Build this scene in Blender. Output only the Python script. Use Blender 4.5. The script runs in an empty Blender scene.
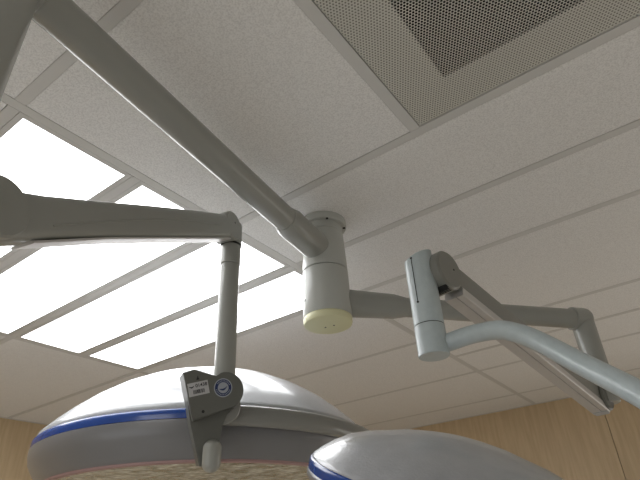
import bpy, bmesh, math, random
from mathutils import Vector as V, Matrix
random.seed(4)
PI = math.pi
SC = bpy.context.scene
COL = SC.collection

# ------------------------------------------------------------------ camera, world, light, exposure
CZ = 1.77                     # camera height
H = 2.60                      # ceiling height
cam_d = bpy.data.cameras.new('camera')
cam = bpy.data.objects.new('camera', cam_d); COL.objects.link(cam)
cam_d.sensor_width = 36; cam_d.lens = 527.9 / 640 * 36
cam_d.clip_start = .02
Rx, Ux, Fx = V((.7993, .5991, -.0466)), V((.3482, -.3985, .8485)), V((-.4898, .6944, .5271))
m = Matrix((Rx, Ux, -Fx)).transposed().to_4x4(); m.translation = V((0, 0, CZ)); cam.matrix_world = m
SC.camera = cam
w = bpy.data.worlds.new('world'); SC.world = w; w.use_nodes = True
w.node_tree.nodes['Background'].inputs[0].default_value = (.9, .95, 1, 1)
w.node_tree.nodes['Background'].inputs[1].default_value = 0.15
SC.view_settings.view_transform = 'Standard'; SC.view_settings.look = 'None'
SC.view_settings.gamma = 1; SC.view_settings.use_curve_mapping = False
SC.view_settings.exposure = 0.0
PANEL = 5.5                   # luminance of the ceiling light diffusers

def area(name, loc, rot, sx, sy, power, col):
    l = bpy.data.lights.new(name, 'AREA'); l.shape = 'RECTANGLE'; l.size = sx; l.size_y = sy; l.energy = power; l.color = col
    o = bpy.data.objects.new(name, l); COL.objects.link(o); o.location = loc; o.rotation_euler = rot
    return o
# added fill: unseen area lights at the far wall and behind the camera
area('fill_light_wall', (1.2, 3.55, 1.4), (math.radians(-90), 0, 0), 2.0, 1.2, 10, (1, .98, .95))
area('fill_light_wall', (-1.2, -2.30, 1.35), (math.radians(90), 0, 0), 2.2, 1.2, 9, (.97, .98, 1))
# added overhead fill behind the camera, brightens the ceiling by floor bounce
area('fill_light_ceiling', (-.325, -1.5, 2.585), (0, 0, 0), 1.15, 1.15, 16, (1, .99, .97))

# ------------------------------------------------------------------ materials
def mat(name, col, rough=.5, metal=0, coat=0, spec=.5):
    M = bpy.data.materials.new(name); M.use_nodes = True
    b = M.node_tree.nodes['Principled BSDF']
    b.inputs['Base Color'].default_value = (*col, 1); b.inputs['Roughness'].default_value = rough
    b.inputs['Metallic'].default_value = metal; b.inputs['Coat Weight'].default_value = coat
    b.inputs['Coat Roughness'].default_value = .12; b.inputs['Specular IOR Level'].default_value = spec
    return M, M.node_tree, b
def N(t, kind, **kw):
    n = t.nodes.new(kind)
    for k, v in kw.items(): setattr(n, k, v)
    return n
def noisy(name, c1, c2, scale, rough=.5, bump=0, bscale=None, stretch=None, coat=0, detail=4, metal=0, lo=.35, hi=.65):
    M, t, b = mat(name, c1, rough, metal, coat)
    tc = N(t, 'ShaderNodeTexCoord'); mp = N(t, 'ShaderNodeMapping'); t.links.new(tc.outputs['Object'], mp.inputs[0])
    if stretch: mp.inputs['Scale'].default_value = stretch
    n = N(t, 'ShaderNodeTexNoise'); n.inputs['Scale'].default_value = scale; n.inputs['Detail'].default_value = detail
    t.links.new(mp.outputs[0], n.inputs['Vector'])
    r = N(t, 'ShaderNodeValToRGB'); r.color_ramp.elements[0].color = (*c1, 1); r.color_ramp.elements[1].color = (*c2, 1)
    r.color_ramp.elements[0].position = lo; r.color_ramp.elements[1].position = hi
    t.links.new(n.outputs[0], r.inputs[0]); t.links.new(r.outputs[0], b.inputs['Base Color'])
    if bump:
        n2 = N(t, 'ShaderNodeTexNoise'); n2.inputs['Scale'].default_value = bscale or scale; n2.inputs['Detail'].default_value = 3
        t.links.new(tc.outputs['Object'], n2.inputs['Vector'])
        bp = N(t, 'ShaderNodeBump'); bp.inputs['Strength'].default_value = bump; bp.inputs['Distance'].default_value = .002
        t.links.new(n2.outputs[0], bp.inputs['Height']); t.links.new(bp.outputs[0], b.inputs['Normal'])
    return M
M_tile = noisy('ceiling_tile', (.74, .73, .705), (.92, .91, .885), 300, .9, .35, 420, detail=5, lo=.3, hi=.6)
M_bar = mat('grid_metal', (.68, .67, .64), .55, spec=.3)[0]
M_void = mat('dark_void', (.02, .02, .02), .9)[0]
M_wood = noisy('maple_laminate', (.60, .45, .27), (.68, .525, .33), 4, .45, 0, stretch=(14, 14, 1.1), detail=6)
M_seam = mat('panel_seam', (.12, .08, .04), .8)[0]
M_plain = mat('painted_wall', (.78, .77, .74), .7)[0]
M_floor = noisy('vinyl_floor', (.80, .785, .76), (.86, .845, .82), 3, .5)
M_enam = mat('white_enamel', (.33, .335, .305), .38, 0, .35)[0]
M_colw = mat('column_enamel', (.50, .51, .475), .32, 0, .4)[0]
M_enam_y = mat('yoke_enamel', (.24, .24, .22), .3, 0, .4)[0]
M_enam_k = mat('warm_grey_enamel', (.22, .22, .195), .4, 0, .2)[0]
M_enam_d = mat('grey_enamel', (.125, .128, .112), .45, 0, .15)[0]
M_blueg = noisy('hammered_grey_enamel', (.50, .57, .585), (.54, .61, .625), 60, .38, .25, 260, coat=.3)
M_cream = mat('cream_plastic', (.80, .78, .50), .45)[0]
M_black = mat('black_rubber', (.012, .012, .012), .6)[0]
M_chan = mat('aluminium_channel', (.60, .58, .56), .42, .35)[0]
M_dome = noisy('silver_white_enamel', (.39, .40, .42), (.43, .44, .46), 40, .30, .22, 300, coat=.5)
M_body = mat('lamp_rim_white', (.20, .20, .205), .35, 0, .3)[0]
M_blue = mat('blue_band', (.004, .05, .27), .25, 0, .3)[0]
M_pink = mat('rose_gasket', (.42, .27, .26), .5)[0]
M_label = mat('white_label', (.50, .50, .50), .4)[0]
M_ink = mat('black_ink', (.015, .015, .02), .5)[0]
M_navy = mat('navy_sticker', (.008, .022, .10), .35)[0]
M_emb = mat('grey_sticker', (.36, .39, .43), .4)[0]
M_opal = bpy.data.materials.new('opal_diffuser'); M_opal.use_nodes = True
b = M_opal.node_tree.nodes['Principled BSDF']
b.inputs['Base Color'].default_value = (.8, .8, .8, 1); b.inputs['Emission Color'].default_value = (.97, .985, 1, 1)
b.inputs['Emission Strength'].default_value = PANEL
# mirror facets inside the big lamp
M_glass, t, b = mat('facet_reflector', (.50, .49, .40), .25, .1, .6)
tc = N(t, 'ShaderNodeTexCoord'); vo = N(t, 'ShaderNodeTexVoronoi'); vo.inputs['Scale'].default_value = 60
no = N(t, 'ShaderNodeTexNoise'); no.inputs['Scale'].default_value = 30; no.inputs['Detail'].default_value = 6
t.links.new(tc.outputs['Object'], vo.inputs['Vector']); t.links.new(tc.outputs['Object'], no.inputs['Vector'])
rp = N(t, 'ShaderNodeValToRGB'); rp.color_ramp.elements[0].position = .36; rp.color_ramp.elements[1].position = .66
rp.color_ramp.elements[0].color = (.34, .35, .28, 1); rp.color_ramp.elements[1].color = (.85, .86, .76, 1)
t.links.new(no.outputs[0], rp.inputs[0]); t.links.new(rp.outputs[0], b.inputs['Base Color'])
bp = N(t, 'ShaderNodeBump'); bp.inputs['Strength'].default_value = .8; bp.inputs['Distance'].default_value = .01
t.links.new(vo.outputs['Distance'], bp.inputs['Height']); t.links.new(bp.outputs[0], b.inputs['Normal'])

def perforated(name, col, pitch, rad):
    """plate with real see-through round holes on a staggered lattice"""
    M, t, b = mat(name, col, .5)
    tc = N(t, 'ShaderNodeTexCoord'); out = t.nodes['Material Output']
    ds = []
    for off in (0.0, 0.5):
        mp = N(t, 'ShaderNodeVectorMath', operation='MULTIPLY_ADD'); t.links.new(tc.outputs['Object'], mp.inputs[0])
        mp.inputs[1].default_value = (1 / pitch, 1 / (pitch * math.sqrt(3)), 0); mp.inputs[2].default_value = (off, off, 0)
        fr = N(t, 'ShaderNodeVectorMath', operation='FRACTION'); t.links.new(mp.outputs[0], fr.inputs[0])
        sb = N(t, 'ShaderNodeVectorMath', operation='SUBTRACT'); t.links.new(fr.outputs[0], sb.inputs[0]); sb.inputs[1].default_value = (.5, .5, 0)
        sc = N(t, 'ShaderNodeVectorMath', operation='MULTIPLY'); t.links.new(sb.outputs[0], sc.inputs[0]); sc.inputs[1].default_value = (1, math.sqrt(3), 0)
        ln = N(t, 'ShaderNodeVectorMath', operation='LENGTH'); t.links.new(sc.outputs[0], ln.inputs[0]); ds.append(ln)
    mn = N(t, 'ShaderNodeMath', operation='MINIMUM'); t.links.new(ds[0].outputs['Value'], mn.inputs[0]); t.links.new(ds[1].outputs['Value'], mn.inputs[1])
    lt = N(t, 'ShaderNodeMath', operation='LESS_THAN'); t.links.new(mn.outputs[0], lt.inputs[0]); lt.inputs[1].default_value = rad / pitch
    tr = N(t, 'ShaderNodeBsdfTransparent'); mx = N(t, 'ShaderNodeMixShader')
    t.links.new(lt.outputs[0], mx.inputs[0]); t.links.new(b.outputs[0], mx.inputs[1]); t.links.new(tr.outputs[0], mx.inputs[2])
    t.links.new(mx.outputs[0], out.inputs['Surface'])
    return M
M_perf_in = perforated('perforated_steel_open', (.60, .59, .53), .0062, .00228)
M_perf_out = perforated('perforated_steel', (.68, .67, .60), .0062, .00165)
M_back = mat('grey_backing', (.25, .24, .21), .8)[0]

# ------------------------------------------------------------------ mesh helpers
def obj(name, bm, M, parent=None, sharp=38, loc=None):
    bmesh.ops.recalc_face_normals(bm, faces=bm.faces)
    for f in bm.faces: f.smooth = True
    for e in bm.edges:
        if len(e.link_faces) == 2 and e.calc_face_angle(0) > math.radians(sharp): e.smooth = False
    me = bpy.data.meshes.new(name); bm.to_mesh(me); bm.free()
    Ms = M if isinstance(M, (list, tuple)) else [M]
    for x in Ms: me.materials.append(x)
    o = bpy.data.objects.new(name, me); COL.objects.link(o)
    if parent is not None:
        o.parent = parent
        a = parent; off = V((0, 0, 0))
        while a: off += a.location; a = a.parent
        o.data.transform(Matrix.Translation(-off))
    return o
def thing(name, label, cat, loc, group=None):
    o = bpy.data.objects.new(name, None); COL.objects.link(o); o.location = loc
    o.empty_display_size = .1; o['label'] = label; o['category'] = cat
    if group: o['group'] = group
    return o
def struct(name, bm, M, parent=None):
    o = obj(name, bm, M, parent); o['kind'] = 'structure'; return o
def box(bm, x0, x1, y0, y1, z0, z1, bev=0, mi=0):
    r = bmesh.ops.create_cube(bm, size=1); vs = r['verts']
    for v in vs: v.co = V(((x0 + x1) / 2 + v.co.x * (x1 - x0), (y0 + y1) / 2 + v.co.y * (y1 - y0), (z0 + z1) / 2 + v.co.z * (z1 - z0)))
    fs = {f for v in vs for f in v.link_faces}
    for f in fs: f.material_index = mi
    if bev: bmesh.ops.bevel(bm, geom=list({e for v in vs for e in v.link_edges}), offset=bev, segments=2, affect='EDGES')
def frames(path):
    """parallel-transport frames along a path"""
    out = []; n = len(path); T0 = (path[1] - path[0]).normalized()
    ref = V((0, 0, 1)) if abs(T0.z) < .9 else V((1, 0, 0))
    u = (ref - T0 * ref.dot(T0)).normalized()
    for i in range(n):
        T = ((path[min(i + 1, n - 1)] - path[max(i - 1, 0)])).normalized()
        u = (u - T * u.dot(T)).normalized(); out.append((T, u, T.cross(u)))
    return out
def tube(bm, path, rad, seg=28, cap=True):
    path = [V(p) for p in path]; fr = frames(path); rings = []
    for i, (p, (T, u, v)) in enumerate(zip(path, fr)):
        r = rad[i] if isinstance(rad, (list, tuple)) else rad
        rings.append([bm.verts.new(p + (u * math.cos(2 * PI * k / seg) + v * math.sin(2 * PI * k / seg)) * r) for k in range(seg)])
    for a, b_ in zip(rings, rings[1:]):
        for k in range(seg): bm.faces.new((a[k], a[(k + 1) % seg], b_[(k + 1) % seg], b_[k]))
    if cap: bm.faces.new(rings[0][::-1]); bm.faces.new(rings[-1])
def rod(bm, a, b_, r0, r1=None, bev=.002, seg=28, dome0=0, dome1=0):
    """cylinder from a to b with eased or domed ends"""
    a, b_ = V(a), V(b_); r1 = r0 if r1 is None else r1; T = (b_ - a).normalized()
    P, R = [], []
    if dome0:
        for k in range(6):
            t_ = PI / 2 * k / 6; P.append(a - T * dome0 * math.cos(t_)); R.append(max(r0 * math.sin(t_), .0005))
        P.append(a); R.append(r0)
    else: P += [a, a + T * bev]; R += [r0 - bev, r0]
    if dome1:
        P.append(b_); R.append(r1)
        for k in range(5, -1, -1):
            t_ = PI / 2 * k / 6; P.append(b_ + T * dome1 * math.cos(t_)); R.append(max(r1 * math.sin(t_), .0005))
    else: P += [b_ - T * bev, b_]; R += [r1, r1 - bev]
    u = (V((0, 0, 1)) if abs(T.z) < .9 else V((1, 0, 0))); u = (u - T * u.dot(T)).normalized(); v = T.cross(u)
    rings = [[bm.verts.new(p + (u * math.cos(2 * PI * k / seg) + v * math.sin(2 * PI * k / seg)) * r) for k in range(seg)] for p, r in zip(P, R)]
    for q, s in zip(rings, rings[1:]):
        for k in range(seg): bm.faces.new((q[k], q[(k + 1) % seg], s[(k + 1) % seg], s[k]))
    bm.faces.new(rings[0][::-1]); bm.faces.new(rings[-1])
def lathe(bm, c, axes, prof, seg=64, closed_ends=True):
    """prof: (radius, height) pairs about c; axes = (e1, e2, n)"""
    e1, e2, n = axes; c = V(c); rings = []
    for r, h in prof:
        r = max(r, .0004)
        rings.append([bm.verts.new(c + (e1 * math.cos(2 * PI * k / seg) + e2 * math.sin(2 * PI * k / seg)) * r + n * h) for k in range(seg)])
    for a, b_ in zip(rings, rings[1:]):
        for k in range(seg): bm.faces.new((a[k], a[(k + 1) % seg], b_[(k + 1) % seg], b_[k]))
    if closed_ends: bm.faces.new(rings[0][::-1]); bm.faces.new(rings[-1])
def loft(bm, secs, prof):
    """secs: (centre, side axis, up axis, half width, half height); prof: closed list of unit (s, t)"""
    rings = [[bm.verts.new(V(c) + a * (s * hw) + u * (t_ * hh)) for s, t_ in prof] for c, a, u, hw, hh in secs]
    n = len(prof)
    for q, s in zip(rings, rings[1:]):
        for k in range(n): bm.faces.new((q[k], q[(k + 1) % n], s[(k + 1) % n], s[k]))
    bm.faces.new(rings[0][::-1]); bm.faces.new(rings[-1])
def prism(bm, pts, o, ax, ay, n, d0, d1, bev=0):
    """polygon pts (x, y) in plane (ax, ay) at o, extruded from d0 to d1 along n"""
    a = [bm.verts.new(o + ax * x + ay * y + n * d0) for x, y in pts]
    c = [bm.verts.new(o + ax * x + ay * y + n * d1) for x, y in pts]
    k = len(pts)
    fs = [bm.faces.new(a), bm.faces.new(c[::-1])]
    for i in range(k): fs.append(bm.faces.new((a[i], c[i], c[(i + 1) % k], a[(i + 1) % k])))
    if bev:
        es = list({e for f in fs[:2] for e in f.edges}); bmesh.ops.bevel(bm, geom=es, offset=bev, segments=2, affect='EDGES')
def superell(n, p=2.6):
    r = []
    for k in range(n):
        t_ = 2 * PI * k / n; c, s = math.cos(t_), math.sin(t_)
        r.append((math.copysign(abs(c) ** (2 / p), c), math.copysign(abs(s) ** (2 / p), s)))
    return r
WZ = (V((1, 0, 0)), V((0, 1, 0)), V((0, 0, 1)))

# ------------------------------------------------------------------ room
X0, X1, Y0, Y1 = -3.345, 2.6, -2.5, 3.61
bm = bmesh.new(); box(bm, X0, X1, Y0, Y1, -.05, 0); struct('floor', bm, M_floor)
bm = bmesh.new(); box(bm, X1, X1 + .1, Y0, Y1, 0, H + .3); struct('wall_right', bm, M_plain)
bm = bmesh.new()                                                     # wall behind the camera, with an added opening behind the fill light
WX0, WX1, WZ0, WZ1 = -2.3, -.1, .75, 1.95
box(bm, X0, WX0, Y0 - .1, Y0, 0, H + .3); box(bm, WX1, X1, Y0 - .1, Y0, 0, H + .3)
box(bm, WX0, WX1, Y0 - .1, Y0, 0, WZ0); box(bm, WX0, WX1, Y0 - .1, Y0, WZ1, H + .3)
struct('wall_back', bm, M_plain)
def panel_wall(name, fixed, axis, lo, hi, seams):
    """wood laminate boards with narrow dark joints"""
    bm = bmesh.new(); cuts = [lo] + seams + [hi]
    for a, b_ in zip(cuts, cuts[1:]):
        g = .0015
        if axis == 'x': box(bm, a + g, b_ - g, fixed, fixed + .02, 0, H + .01)
        else: box(bm, fixed - .02, fixed, a + g, b_ - g, 0, H + .01)
    if axis == 'x': box(bm, lo - .1, hi, fixed + .019, fixed + .1, 0, H + .3, mi=1)
    else: box(bm, fixed - .1, fixed - .019, lo, hi, 0, H + .3, mi=1)
    struct(name, bm, [M_wood, M_seam])
panel_wall('wall_front', Y1, 'x', X0, X1, [-2.945, -1.745, -.545, .655, 1.855])
panel_wall('wall_left', X0, 'y', Y0, Y1, [-1.9, -.7, .5, 1.7, 2.9])
# wall angle under the ceiling
bm = bmesh.new(); box(bm, X0, X1, Y1 - .02, Y1, H - .003, H + .004); struct('trim_1', bm, M_bar)
bm = bmesh.new(); box(bm, X0, X0 + .02, Y0, Y1 - .02, H - .003, H + .004); struct('trim_2', bm, M_bar)

# ceiling: flush metal grid (24 mm bars, 300 mm module) with lay-in boards
gx = -.925; S = .3; gy = .268
def yk(k): return gy + S * k
XL, XM, XV, XR = -2.125, gx, gx + .6, gx + 1.2
rects = []        # lay-in boards (bar centre to bar centre)
lights = [(XL, XM, yk(k), yk(k + 1)) for k in range(4)]
vent_r = (XV, XR, yk(0), yk(2))
rects += [(XM, XV, yk(0), yk(2))]
rects += [(XR, X1, yk(0), yk(2))]
for a, b_ in ((2, 3), (3, 4), (4, 6), (6, 7), (7, 8), (8, 10)):
    rects += [(XM, XR, yk(a), yk(b_)), (XR, X1, yk(a), yk(b_))]
rects += [(XM, XR, yk(10), Y1), (XR, X1, yk(10), Y1)]
rects += [(XL, XM, yk(4), yk(6)), (XL, XM, yk(6), yk(8)), (XL, XM, yk(8), yk(10)), (XL, XM, yk(10), Y1)]
for a, b_ in ((-2, 0), (0, 2), (2, 4), (4, 6), (6, 8), (8, 10)): rects.append((X0, XL, yk(a), yk(b_)))
rects.append((X0, XL, yk(10), Y1))
for a in (-10, -8, -6, -4, -2):
    for x0, x1 in ((XL, XM), (XM, XR), (XR, X1)): rects.append((x0, x1, max(yk(a), Y0), yk(a + 2)))
for a in (-10, -8, -6, -4): rects.append((X0, XL, max(yk(a), Y0), yk(a + 2)))
bm = bmesh.new()
for x0, x1, y0, y1 in rects:
    g = [.012 + random.choice((.0003, .0003, .0012)) for _ in range(4)]
    box(bm, x0 + g[0], x1 - g[1], y0 + g[2], y1 - g[3], H - .001, H + .02, .0008)
ceil = struct('ceiling', bm, M_tile)
bm = bmesh.new(); box(bm, X0 - .1, X1 + .1, Y0 - .1, Y1 + .1, H + .26, H + .3); struct('ceiling_slab', bm, M_void, ceil)
# bars
segs = set()
def hb(x0, x1, k): segs.add(('h', round(x0, 4), round(x1, 4), round(yk(k), 4)))
bm = bmesh.new()
for k in (0, 2, 3, 4, 6, 7, 8, 10): box(bm, XM + .012, X1, yk(k) - .012, yk(k) + .012, H - .0015, H + .02, .0006)
for k in (0, 1, 2, 3, 4, 6, 8, 10): box(bm, XL + .012, XM - .012, yk(k) - .012, yk(k) + .012, H - .0015, H + .02, .0006)
for k in (-8, -6, -4, -2, 0, 2, 4, 6, 8, 10): box(bm, X0, XL - .012, yk(k) - .012, yk(k) + .012, H - .0015, H + .02, .0006)
for k in (-8, -6, -4, -2): box(bm, XL + .012, XM - .012, yk(k) - .012, yk(k) + .012, H - .0015, H + .02, .0006); box(bm, XM + .012, X1, yk(k) - .012, yk(k) + .012, H - .0015, H + .02, .0006)
for x in (XL, XM): box(bm, x - .012, x + .012, Y0, Y1, H - .0015, H + .02, .0006)
box(bm, XV - .012, XV + .012, yk(0) + .012, yk(2) - .012, H - .0015, H + .02, .0006)
box(bm, XR - .012, XR + .012, Y0, Y1, H - .0015, H + .02, .0006)
struct('ceiling_grid', bm, M_bar, ceil)

# ------------------------------------------------------------------ ceiling lights
LL = ['long flat white ceiling light panel, the one nearest above the camera at the upper left',
      'long glowing ceiling light panel partly hidden behind the thick white spring arm',
      'long glowing ceiling light panel third from the upper left, crossed by the thin hanging post',
      'long glowing ceiling light panel ending behind the white ceiling column']
for (x0, x1, y0, y1), lab in zip(lights, LL):
    t_ = thing('ceiling_light', lab, 'ceiling light', ((x0 + x1) / 2, (y0 + y1) / 2, H), 'light panels in the ceiling grid')
    g = .0128; f = .0262
    bm = bmesh.new()
    box(bm, x0 + g, x1 - g, y0 + g, y0 + f, H - .0012, H + .03); box(bm, x0 + g, x1 - g, y1 - f, y1 - g, H - .0012, H + .03)
    box(bm, x0 + g, x0 + f, y0 + f, y1 - f, H - .001, H + .03); box(bm, x1 - f, x1 - g, y0 + f, y1 - f, H - .001, H + .03)
    obj('frame', bm, M_bar, t_)
    bm = bmesh.new(); box(bm, x0 + f, x1 - f, y0 + f, y1 - f, H - .0011, H + .006)
    obj('diffuser', bm, M_opal, t_)

# ------------------------------------------------------------------ air vent
x0, x1, y0, y1 = vent_r
t_ = thing('ceiling_vent', 'square perforated metal air vent set flush in the ceiling grid', 'air vent', ((x0 + x1) / 2, (y0 + y1) / 2, H))
g = .0135; ix0, ix1, iy0, iy1 = -.209, .159, .378, .760
bm = bmesh.new()
box_z = H
def quad(bm, x0, x1, y0, y1, z): bm.faces.new([bm.verts.new((a, b_, z)) for a, b_ in ((x0, y0), (x1, y0), (x1, y1), (x0, y1))])
X0v, X1v, Y0v, Y1v = x0 + g, x1 - g, y0 + g, y1 - g
quad(bm, X0v, X1v, Y0v, iy0, H); quad(bm, X0v, X1v, iy1, Y1v, H); quad(bm, X0v, ix0, iy0, iy1, H); quad(bm, ix1, X1v, iy0, iy1, H)
obj('outer_plate', bm, M_perf_out, t_)
bm = bmesh.new(); quad(bm, ix0, ix1, iy0, iy1, H); obj('inner_plate', bm, M_perf_in, t_)
bm = bmesh.new()
for a in ((X0v, X1v, Y0v, iy0), (X0v, X1v, iy1, Y1v), (X0v, ix0, iy0, iy1), (ix1, X1v, iy0, iy1)): box(bm, *a, H + .004, H + .007)
obj('backing_sheet', bm, M_back, t_)
bm = bmesh.new(); box(bm, X0v, X1v, Y0v, Y1v, H + .2, H + .205); box(bm, ix0 - .006, ix0, iy0, iy1, H + .004, H + .2); box(bm, ix1, ix1 + .006, iy0, iy1, H + .004, H + .2)
box(bm, ix0, ix1, iy0 - .006, iy0, H + .004, H + .2); box(bm, ix0, ix1, iy1, iy1 + .006, H + .004, H + .2)
obj('duct_box', bm, M_void, t_)
bm = bmesh.new(); lathe(bm, (-.025, .569, H + .006), WZ, [(.001, 0), (.075, 0), (.08, .006), (.08, .02), (.001, .02)], 40); obj('centre_disc', bm, M_label, t_)

# ------------------------------------------------------------------ ceiling column
CX, CY = -.714, 1.028
t_ = thing('ceiling_column', 'white cylindrical ceiling column with a cream end cap, carrying both lamp arms', 'ceiling mount', (CX, CY, H))
def L(prof, M, name, par, c=(CX, CY, 0), seg=64): bm = bmesh.new(); lathe(bm, c, WZ, prof, seg); return obj(name, bm, M, par)
fl = L([(.001, H), (.066, H), (.0665, H - .003), (.0665, H - .017), (.064, H - .021), (.001, H - .021)], M_colw, 'flange', t_)
for a in (190, 262, 318, 30):
    c, s = math.cos(math.radians(a)), math.sin(math.radians(a))
    bm = bmesh.new(); rod(bm, (CX + c * .0605, CY + s * .0605, H - .0235), (CX + c * .0605, CY + s * .0605, H - .018), .0036, seg=12, bev=.0005); obj('screw', bm, M_black, fl)
L([(.001, H - .018), (.0545, H - .018), (.0545, H - .042), (.0530, H - .043), (.0530, H - .0455), (.056, H - .047), (.0605, 2.444), (.0585, 2.442), (.001, 2.442)], M_colw, 'upper_housing', t_)
L([(.001, 2.440), (.0590, 2.440), (.0612, 2.438), (.0625, 2.312), (.0615, 2.3105), (.001, 2.3105)], M_colw, 'lower_housing', t_)
L([(.001, 2.4425), (.0565, 2.4425), (.0565, 2.4395), (.001, 2.4395)], M_black, 'seam_ring', t_)
cap = L([(.001, 2.310), (.0610, 2.310), (.0625, 2.308), (.0625, 2.297), (.0608, 2.292), (.057, 2.290), (.001, 2.290)], M_cream, 'end_cap', t_)
for dx, dy in ((-.012, .004), (.012, .008)):
    bm = bmesh.new(); rod(bm, (CX + dx, CY + dy, 2.2892), (CX + dx, CY + dy, 2.292), .0022, seg=12, bev=.0003); obj('screw', bm, M_black, cap)
bm = bmesh.new(); d = V((-.45, -.89, 0)).normalized()
p = V((CX, CY, 2.35)) + d * .0615; rod(bm, p, p + d * .002, .003, seg=12, bev=.0004)
obj('set_screw', bm, M_enam_d, t_)

# ------------------------------------------------------------------ shared lamp head
def lamp_head(par, c, e1, n, R, prof_scale=1.0, band=1.0):
    e2 = n.cross(e1).normalized(); ax = (e1, e2, n)
    s = R
    dome = [(.001, .31), (.08, .309), (.2, .300), (.35, .281), (.5, .248), (.63, .208), (.75, .160), (.85, .110), (.92, .070), (.965, .040), (.980, .031), (.985, .026), (.985, .0225), (.0, .0225)]
    if band > 1: dome = [(r, h + .024 * math.sin(PI * min(1, max(0, (1 - r) / .45))) if .03 < h < .29 else h) for r, h in dome]
    sh = bmesh.new(); lathe(sh, c, ax, [(r * s, h * s * prof_scale if h > .03 else h * s) for r, h in dome], 96); o1 = obj('dome', sh, M_dome, par, 50)
    bm = bmesh.new(); lathe(bm, c, ax, [(.5 * s, .022 * s), (.990 * s, .022 * s), (.9985 * s, .012 * s), (1.0 * s, -.006 * s), (.9995 * s, -.026 * s * band), (.5 * s, -.026 * s * band)], 96); obj('blue_band', bm, M_blue, o1, 50)
    bm = bmesh.new(); lathe(bm, c, ax, [(.5 * s, -.027 * s * band), (.998 * s, -.027 * s * band), (1.004 * s, -.031 * s * band), (1.004 * s, -.025 * s - .035 * s * band), (.995 * s, -.10 * s), (.972 * s, -.14 * s), (.948 * s, -.17 * s), (.928 * s, -.188 * s), (.918 * s, -.194 * s), (.5 * s, -.194 * s)], 96); obj('rim', bm, M_body, o1, 50)
    bm = bmesh.new(); lathe(bm, c, ax, [(.86 * s, -.193 * s), (.916 * s, -.193 * s), (.914 * s, -.203 * s), (.902 * s, -.207 * s), (.885 * s, -.206 * s), (.86 * s, -.198 * s)], 96, False); obj('gasket_ring', bm, M_pink, o1, 50)
    bm = bmesh.new(); lathe(bm, c, ax, [(.885 * s, -.198 * s), (.885 * s, -.204 * s), (.7 * s, -.214 * s), (.4 * s, -.222 * s), (.001, -.224 * s)], 96); obj('reflector_face', bm, M_glass, o1, 50)
    return o1

def ortho(T, up=V((0, 0, 1))):
    side = T.cross(up).normalized(); return side, side.cross(T).normalized()

# ------------------------------------------------------------------ big lamp on the left
A = thing('surgical_light', 'large round surgical light with a blue band, hung at the left from a thin post', 'surgical light', (CX, CY, H), 'surgical lights on the ceiling column')
col_p = V((CX, CY, 2.50)); end_p = V((-.580, .107, 2.50)); d = (end_p - col_p).normalized()
bm = bmesh.new(); path = []; rads = []
for s_, r in ((.02, .036), (.05, .038), (.150, .0385), (.182, .0380), (.198, .0335), (.206, .0325)): path.append(col_p + d * s_); rads.append(r)
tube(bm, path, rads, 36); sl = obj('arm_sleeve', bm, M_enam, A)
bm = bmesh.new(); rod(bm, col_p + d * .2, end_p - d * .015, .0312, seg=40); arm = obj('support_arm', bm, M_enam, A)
# drop post with elbow
bm = bmesh.new(); rod(bm, (end_p.x, end_p.y, 2.135), (end_p.x, end_p.y, 2.535), .041, seg=40, dome1=.018, bev=.004); post = obj('elbow_post', bm, M_enam, A)
bm = bmesh.new(); rod(bm, end_p - d * .046, end_p - d * .01, .0335, seg=40, bev=.003); obj('collar', bm, M_enam, post)
# spring arm
K = V((-.646, .194, 2.166)); J = V((-.8036, .7582, 2.4906)); T = (J - K).normalized(); side, up = ortho(T)
prof = superell(40, 4.2)
bm = bmesh.new(); secs = []
Ln = (J - K).length
for t, hw, hh, dz in ((-.03, .020, .030, -.006), (0, .024, .035, -.006), (.06, .025, .0345, -.006), (.12, .025, .0315, -.005), (.3, .025, .0305, -.003), (.5, .026, .0305, -.001), (.75, .027, .030, 0), (.93, .027, .0295, 0), (.975, .027, .0295, 0), (.985, .026, .028, 0)):
    secs.append((K + T * (t * Ln) + up * dz, side, up, hw, hh))
loft(bm, secs, prof); sp = obj('spring_arm', bm, M_enam, A, 30)
bm = bmesh.new(); rod(bm, K - side * .027 + up * .002, K + side * .031 + up * .002, .041, seg=48, bev=.003); obj('knuckle', bm, M_enam, sp)
bm = bmesh.new(); loft(bm, [(K + T * (t * Ln) - up * (h_ + .001), side, up, .020, .0022) for t, h_ in ((.07, .0405), (.3, .0335), (.5, .0315), (.75, .0300), (.95, .0295))], superell(16, 6)); obj('underside_strip', bm, M_chan, sp)
# raised curved moulding on the visible side
pts = []
for i in range(25):
    q = i / 24; s_ = (.12 + .72 * q) * Ln; hh = -.020 + .030 * math.sin(PI * min(1, q * 1.0) * .62) - .010 * q
    pts.append(K + T * s_ + side * (.0245 + .003 * q) + up * hh)
bm = bmesh.new(); tube(bm, pts, .0016, 8); obj('curved_moulding', bm, M_enam, sp)
bm = bmesh.new(); tube(bm, [V((end_p.x, end_p.y, 2.166)), V((end_p.x - .02, end_p.y + .03, 2.166)), K - T * .01], [.032, .032, .026], 28); obj('knuckle_link', bm, M_enam, sp)
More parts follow.
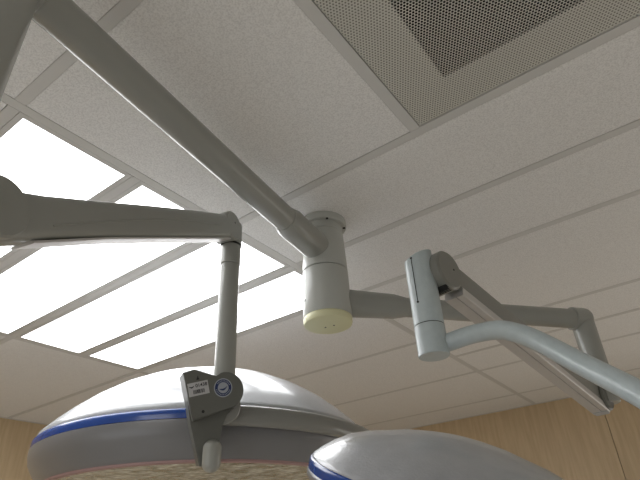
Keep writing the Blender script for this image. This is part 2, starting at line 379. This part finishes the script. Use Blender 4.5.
# swivel joint at the far end
bm = bmesh.new(); rod(bm, J - side * .026 - T * .028, J + side * .0265 - T * .028, .0365, seg=44, bev=.004); jt = obj('swivel_joint', bm, M_enam, A)
jx = V((J.x - .004, J.y + .010, 0))
bm = bmesh.new(); rod(bm, jx + V((0, 0, 2.445)), jx + V((0, 0, 2.500)), .0255, seg=36, bev=.003, dome1=.014); obj('joint_body', bm, M_enam, jt)
bm = bmesh.new(); rod(bm, J + side * .0262 - T * .022 + up * .006, J + side * .0272 - T * .022 + up * .006, .0025, seg=12, bev=.0003); obj('screw', bm, M_black, jt)
bm = bmesh.new(); rod(bm, jx + V((0, 0, 2.441)), jx + V((0, 0, 2.446)), .0250, seg=36, bev=.0005); obj('gap_ring', bm, M_black, jt)
bm = bmesh.new(); rod(bm, jx + V((0, 0, 2.39)), jx + V((0, 0, 2.4425)), .0240, seg=36); rod(bm, jx + V((.0, 0, 2.10)), jx + V((0, 0, 2.392)), .0225, seg=36, bev=.004); obj('hanging_post', bm, M_enam, A)
# bracket block with stickers, facing the camera
hub = V((jx.x, jx.y, 2.090)) - V((.7993, .5991, 0)) * .006
nb = V((-hub.x, -hub.y, 0)).normalized()               # outward, towards the middle of the room
nb = (nb + V((0, 0, -.16))).normalized(); nb = Matrix.Rotation(math.radians(9), 3, 'Z') @ nb; ax = V((0, 0, 1)).cross(nb).normalized(); ay = nb.cross(ax)
k_ = 1.07 / 528
def PX(l): return [(x * k_, y * k_) for x, y in l]
arc = [(2.5 + 18 * math.cos(math.radians(a)), 0 + 18 * math.sin(math.radians(a))) for a in range(112, -62, -8)]
face = PX([(-41, 15), (-30, 19), (-8, 13)] + arc + [(-27, -30)])
bm = bmesh.new(); prism(bm, face, hub, ax, ay, nb, -.045, .030, .0012); blk = obj('bracket', bm, M_enam_d, A)
low = PX([(-39, 13), (-20, -10), (4, -12), (14, -16), (6, -22), (3, -34), (1, -50), (-2, -68), (-10, -71), (-16, -70), (-28, -32)])
bm = bmesh.new(); prism(bm, low, hub, ax, ay, nb, -.040, .012, .002); obj('bracket_tail', bm, M_enam_d, blk)
hp = hub + ax * (-5.5 * k_) + nb * .020
bm = bmesh.new(); rod(bm, hp + ay * (-54 * k_), hp + ay * (-68 * k_), 9 * k_, seg=32, dome0=9 * k_ * .9, dome1=9 * k_ * .9); obj('handle', bm, M_enam, blk)
bm = bmesh.new(); rod(bm, hub + ax * 2.5 * k_ - ay * (14 * k_) - nb * .028, hub + ax * 2.5 * k_ - ay * (14 * k_) + nb * .010, 18.2 * k_, seg=44, bev=.002); obj('hub_drum', bm, M_enam_y, blk)
def sticker(name, bm, M, par): return obj(name, bm, M, par, 80)
F0 = .0301
# white asset label, tilted, with short text and a barcode
ca, sa = math.cos(math.radians(15)), math.sin(math.radians(15)); lax = ax * ca + ay * sa; lay = ay * ca - ax * sa
lc = hub + ax * (-24.5 * k_) + ay * (0.5 * k_)
bm = bmesh.new(); prism(bm, PX([(-10, -6.5), (10, -6.5), (10, 6.5), (-10, 6.5)]), lc, lax, lay, nb, F0, F0 + .0004); lb = sticker('asset_label', bm, M_label, blk)
bm = bmesh.new()
x = -5.5; random.seed(9)
while x < 5.6:
    w_ = random.choice((.35, .6, .9)); prism(bm, PX([(x, -4.6), (x + w_, -4.6), (x + w_, -.8), (x, -.8)]), lc, lax, lay, nb, F0 + .0004, F0 + .0006); x += w_ + random.choice((.3, .5))
sticker('barcode', bm, M_ink, lb)
def text(name, s, size, o, x_, y_, M, par, n=nb, tx=None, ty=None, d=F0 + .0005):
    tx = tx or lax; ty = ty or lay
    cu = bpy.data.curves.new(name, 'FONT'); cu.body = s; cu.size = size; cu.align_x = 'CENTER'; cu.align_y = 'CENTER'; cu.extrude = .0001; cu.offset = size * .02
    to = bpy.data.objects.new(name, cu); COL.objects.link(to); dg = bpy.context.evaluated_depsgraph_get()
    me = bpy.data.meshes.new_from_object(to.evaluated_get(dg)); bpy.data.objects.remove(to)
    p = o + tx * x_ + ty * y_ + n * d
    mm = Matrix((tx, ty, n)).transposed().to_4x4(); mm.translation = p; me.transform(mm)
    bm = bmesh.new(); bm.from_mesh(me); bpy.data.meshes.remove(me); return sticker(name, bm, M, par)
text('label_text', '01438', 4.6 * k_, lc, 3.2 * k_, 2.9 * k_, M_ink, lb)
# little swoosh emblem left of the number, and warning triangle above the label
def swoosh(name, c, sx, sy, M, par, tx, ty, d):
    up_, lo_ = [], []
    for i in range(13):
        q = i / 12; xx = -1 + 2 * q; yy = .55 * math.sin(PI * (1.15 * q + .95)) ; th = .34 * math.sin(PI * q) + .03
        up_.append((xx * sx, (yy + th) * sy)); lo_.append((xx * sx, (yy - th * .5) * sy))
    bm = bmesh.new(); prism(bm, up_ + lo_[::-1], c, tx, ty, nb, d, d + .0002); return sticker(name, bm, M, par)
swoosh('emblem', lc + lax * (-6.3 * k_) + lay * (3.1 * k_), 2.8 * k_, 2.4 * k_, M_ink, lb, lax, lay, F0 + .0004)
bm = bmesh.new(); prism(bm, PX([(-27.5, 8.5), (-24.5, 9.2), (-26.6, 13)]), hub, ax, ay, nb, F0, F0 + .0003); sticker('arrow_mark', bm, M_ink, blk)
# round navy sticker
rc = hub + ax * (-.3 * k_) + ay * (2.4 * k_)
def disc(name, c, r, d0, d1, M, par, seg=48):
    bm = bmesh.new(); prism(bm, [(r * math.cos(2 * PI * k / seg), r * math.sin(2 * PI * k / seg)) for k in range(seg)], c, ax, ay, nb, d0, d1); return sticker(name, bm, M, par)
rs = disc('round_sticker', rc, 9.2 * k_, F0, F0 + .0003, M_emb, blk)
disc('sticker_ring', rc, 8.2 * k_, F0 + .0003, F0 + .0005, M_navy, rs)
disc('sticker_centre', rc, 5.4 * k_, F0 + .0005, F0 + .0007, M_emb, rs)
swoosh('emblem', rc - ay * (.3 * k_), 4.4 * k_, 3.2 * k_, M_navy, rs, (ax * .94 + ay * .34).normalized(), (ay * .94 - ax * .34).normalized(), F0 + .0007)
bm = bmesh.new()                                        # tiny marks round the ring
for a in list(range(30, 160, 13)) + list(range(200, 345, 13)):
    q = math.radians(a); c = rc + ax * (6.8 * k_ * math.cos(q)) + ay * (6.8 * k_ * math.sin(q)); tx = -ax * math.sin(q) + ay * math.cos(q); ty = ax * math.cos(q) + ay * math.sin(q)
    prism(bm, PX([(-.35, -.6), (.35, -.6), (.35, .6), (-.35, .6)]), c, tx, ty, nb, F0 + .0005, F0 + .0006)
sticker('ring_lettering', bm, M_emb, rs)
bm = bmesh.new(); rod(bm, hub + ax * (-18 * k_) - ay * (21 * k_) + nb * .028, hub + ax * (-18 * k_) - ay * (21 * k_) + nb * .0305, 1.5 * k_, seg=14, bev=.0003); obj('screw', bm, M_black, blk)
# the head
HC = V((-1.203, 1.096, 2.064)); HR = .455
head = lamp_head(A, HC, V((1, 0, 0)), V((0, 0, 1)), HR, 1.55)
# half-ring yoke from the hub round the right side of the head
a0 = math.atan2(hub.y - HC.y, hub.x - HC.x)
path = []
for i in range(41):
    a = a0 - .03 + i / 40 * (PI * .62); rr = HR + .028 - .006 * math.sin(PI * i / 40)
    path.append(V((HC.x + rr * math.cos(a), HC.y + rr * math.sin(a), HC.z - .013 - .012 * (i / 40))))
bm = bmesh.new()
fr = frames(path)
loft(bm, [(p, fr_[2].cross(fr_[0]).normalized() * 1.0 if False else V((p.x - HC.x, p.y - HC.y, 0)).normalized(), V((0, 0, 1)), .016, .021) for p, fr_ in zip(path, fr)], superell(24, 2.4))
yk_o = obj('yoke', bm, M_enam_y, A)
pe = path[-1]; rd = V((pe.x - HC.x, pe.y - HC.y, 0)).normalized()
bm = bmesh.new(); rod(bm, pe + rd * .02, pe - rd * .04, .024, seg=32); obj('pivot', bm, M_enam, yk_o)

# ------------------------------------------------------------------ smaller lamp on the right
B = thing('surgical_light', 'smaller domed surgical light at the lower right, carried by a curved grey-blue tube', 'surgical light', (CX, CY, 2.36), 'surgical lights on the ceiling column')
c0 = V((CX, CY, 2.356)); E = V((-.228, 1.635, 2.356)); d = (E - c0).normalized()
bm = bmesh.new()
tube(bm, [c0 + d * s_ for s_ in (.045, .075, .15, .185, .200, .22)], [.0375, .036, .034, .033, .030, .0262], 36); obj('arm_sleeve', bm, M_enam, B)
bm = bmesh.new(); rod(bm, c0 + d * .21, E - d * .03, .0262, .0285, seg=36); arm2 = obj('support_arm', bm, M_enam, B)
bm = bmesh.new(); rod(bm, E - d * .036, E + d * .006, .0335, seg=36, bev=.0025, dome1=.026); el = obj('elbow_cap', bm, M_enam, B)
bm = bmesh.new(); rod(bm, E - V((0, 0, .245)), E - V((0, 0, .012)), .0300, .0320, seg=36); obj('drop_post', bm, M_enam, B)
# spring arm rising towards the camera
K = V((-.243, 1.612, 2.124)); J = V((-.352, .918, 2.275)); T = (J - K).normalized(); side, up = ortho(T)
if side.x < 0: side = -side
Ln = (J - K).length
bm = bmesh.new()
upprof = [(-1, -.55), (-1, .45), (-.9, .75), (-.6, .92), (.6, .92), (.9, .75), (1, .45), (1, -.55), (.9, -.6), (-.9, -.6)]
hh0 = .036
S2 = side * -.0065
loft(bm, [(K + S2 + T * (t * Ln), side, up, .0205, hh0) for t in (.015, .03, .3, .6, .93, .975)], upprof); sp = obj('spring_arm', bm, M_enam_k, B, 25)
bm = bmesh.new()
lowprof = [(-1, -1), (-1, -.6), (-.96, -.56), (.96, -.56), (1, -.6), (1, -1), (.93, -1.08), (.30, -1.08), (.27, -1.02), (.21, -1.02), (.18, -1.08), (-.93, -1.08)]
loft(bm, [(K + S2 + T * (t * Ln), side, up, .0220, hh0) for t in (-.012, .0, .5, .9, .925)], lowprof); ch = obj('channel_cover', bm, M_chan, sp, 25)
bm = bmesh.new(); q = K + S2 - up * .0375
loft(bm, [(q - T * .013, side, up, .018, .0035), (q + T * .006, side, up, .018, .0035)], superell(20, 6)); obj('end_plug', bm, M_label, ch)
bm = bmesh.new(); rod(bm, K - side * .030, K + side * .022, .036, seg=44, bev=.004); obj('knuckle', bm, M_enam_d, sp)
Jc = J - T * .010 - up * .002
bm = bmesh.new(); rod(bm, Jc - side * .034, Jc + side * .0175, .0425, seg=48, bev=.004); kj = obj('knuckle', bm, M_enam_k, sp)
bm = bmesh.new(); rod(bm, Jc + side * .0173 - T * .012 + up * .006, Jc + side * .0183 - T * .012 + up * .006, .0022, seg=12, bev=.0003); obj('screw', bm, M_black, kj)
bm = bmesh.new()                                        # rubber bellows under the joint
for i in range(5):
    q = J - T * (.022 - .005 * i) - up * (.034 + .0012 * i); loft(bm, [(q + S2, side, up, .020, .010), (q + S2 + T * .0035, side, up, .018, .008)], superell(20, 5))
obj('bellows', bm, M_black, sp)
# vertical swivel housing
sx, sy = -.387, .897
bm = bmesh.new(); rod(bm, (sx, sy, 2.155), (sx, sy, 2.36), .0290, seg=44, bev=.0006)
bmesh.ops.bisect_plane(bm, geom=bm.verts[:] + bm.edges[:] + bm.faces[:], plane_co=V((sx, sy, 2.306)), plane_no=V((-.30, -.22, 1)).normalized() * 1, clear_outer=True)
es = [e for e in bm.edges if len(e.link_faces) == 1]
bmesh.ops.holes_fill(bm, edges=es); hs = obj('swivel_housing', bm, M_blueg, B)
bm = bmesh.new(); rod(bm, (sx, sy, 2.1535), (sx, sy, 2.1550), .0287, seg=44, bev=.0005); obj('seam_ring', bm, M_black, hs)
bm = bmesh.new(); rod(bm, (sx, sy, 2.094), (sx, sy, 2.154), .0292, seg=44, bev=.0012); obj('swivel_base', bm, M_blueg, B)
cdir = V((-sx, -sy, 0)).normalized(); r90 = V((0, 0, 1)).cross(cdir) * -1
ang = math.radians(28); vd = (cdir * math.cos(ang) + r90 * math.sin(ang))
if vd.dot(V((.7993, .5991, 0))) > 0: vd = (cdir * math.cos(ang) - r90 * math.sin(ang))
s0 = V((sx, sy, 0)) + vd * .0295
bm = bmesh.new(); tube(bm, [s0 + V((0, 0, 2.20)), s0 + V((0, 0, 2.292))], .0008, 8); obj('cover_slot', bm, M_black, hs)
for z_ in (2.197, 2.294):
    bm = bmesh.new(); rod(bm, s0 - vd * .002 + V((0, 0, z_)), s0 + vd * .0006 + V((0, 0, z_)), .0024, seg=12, bev=.0003); obj('screw', bm, M_black, hs)
# curved carrying tube
ctrl = [V(p) for p in ((sx, sy, 2.118), (-.365, .9106, 2.1187), (-.3172, .913, 2.1221), (-.2629, .9006, 2.113), (-.2276, .8894, 2.0942), (-.1926, .8782, 2.0656), (-.1383, .8442, 2.009), (-.0716, .7865, 1.9384), (-.031, .752, 1.888), (-.020, .740, 1.85), (-.035, .745, 1.815), (-.10, .75, 1.80), (-.14, .75, 1.80))]
def crom(P, n=6):
    out = []
    for i in range(len(P) - 1):
        p0, p1, p2, p3 = P[max(i - 1, 0)], P[i], P[i + 1], P[min(i + 2, len(P) - 1)]
        for k in range(n):
            t = k / n; out.append(.5 * ((2 * p1) + (p2 - p0) * t + (2 * p0 - 5 * p1 + 4 * p2 - p3) * t * t + (3 * p1 - p0 - 3 * p2 + p3) * t ** 3))
    out.append(P[-1]); return out
bm = bmesh.new(); tube(bm, crom(ctrl), .0168, 32); obj('curved_tube', bm, M_blueg, B)
H2 = V((-.3282, .7405, 1.8554)); n2 = V((.3598, -.0949, .9282)).normalized(); e1 = V((.8616, .4156, -.2915)); e1 = (e1 - n2 * e1.dot(n2)).normalized()
head2 = lamp_head(B, H2, e1, n2, .195, 1.12, 1.9)
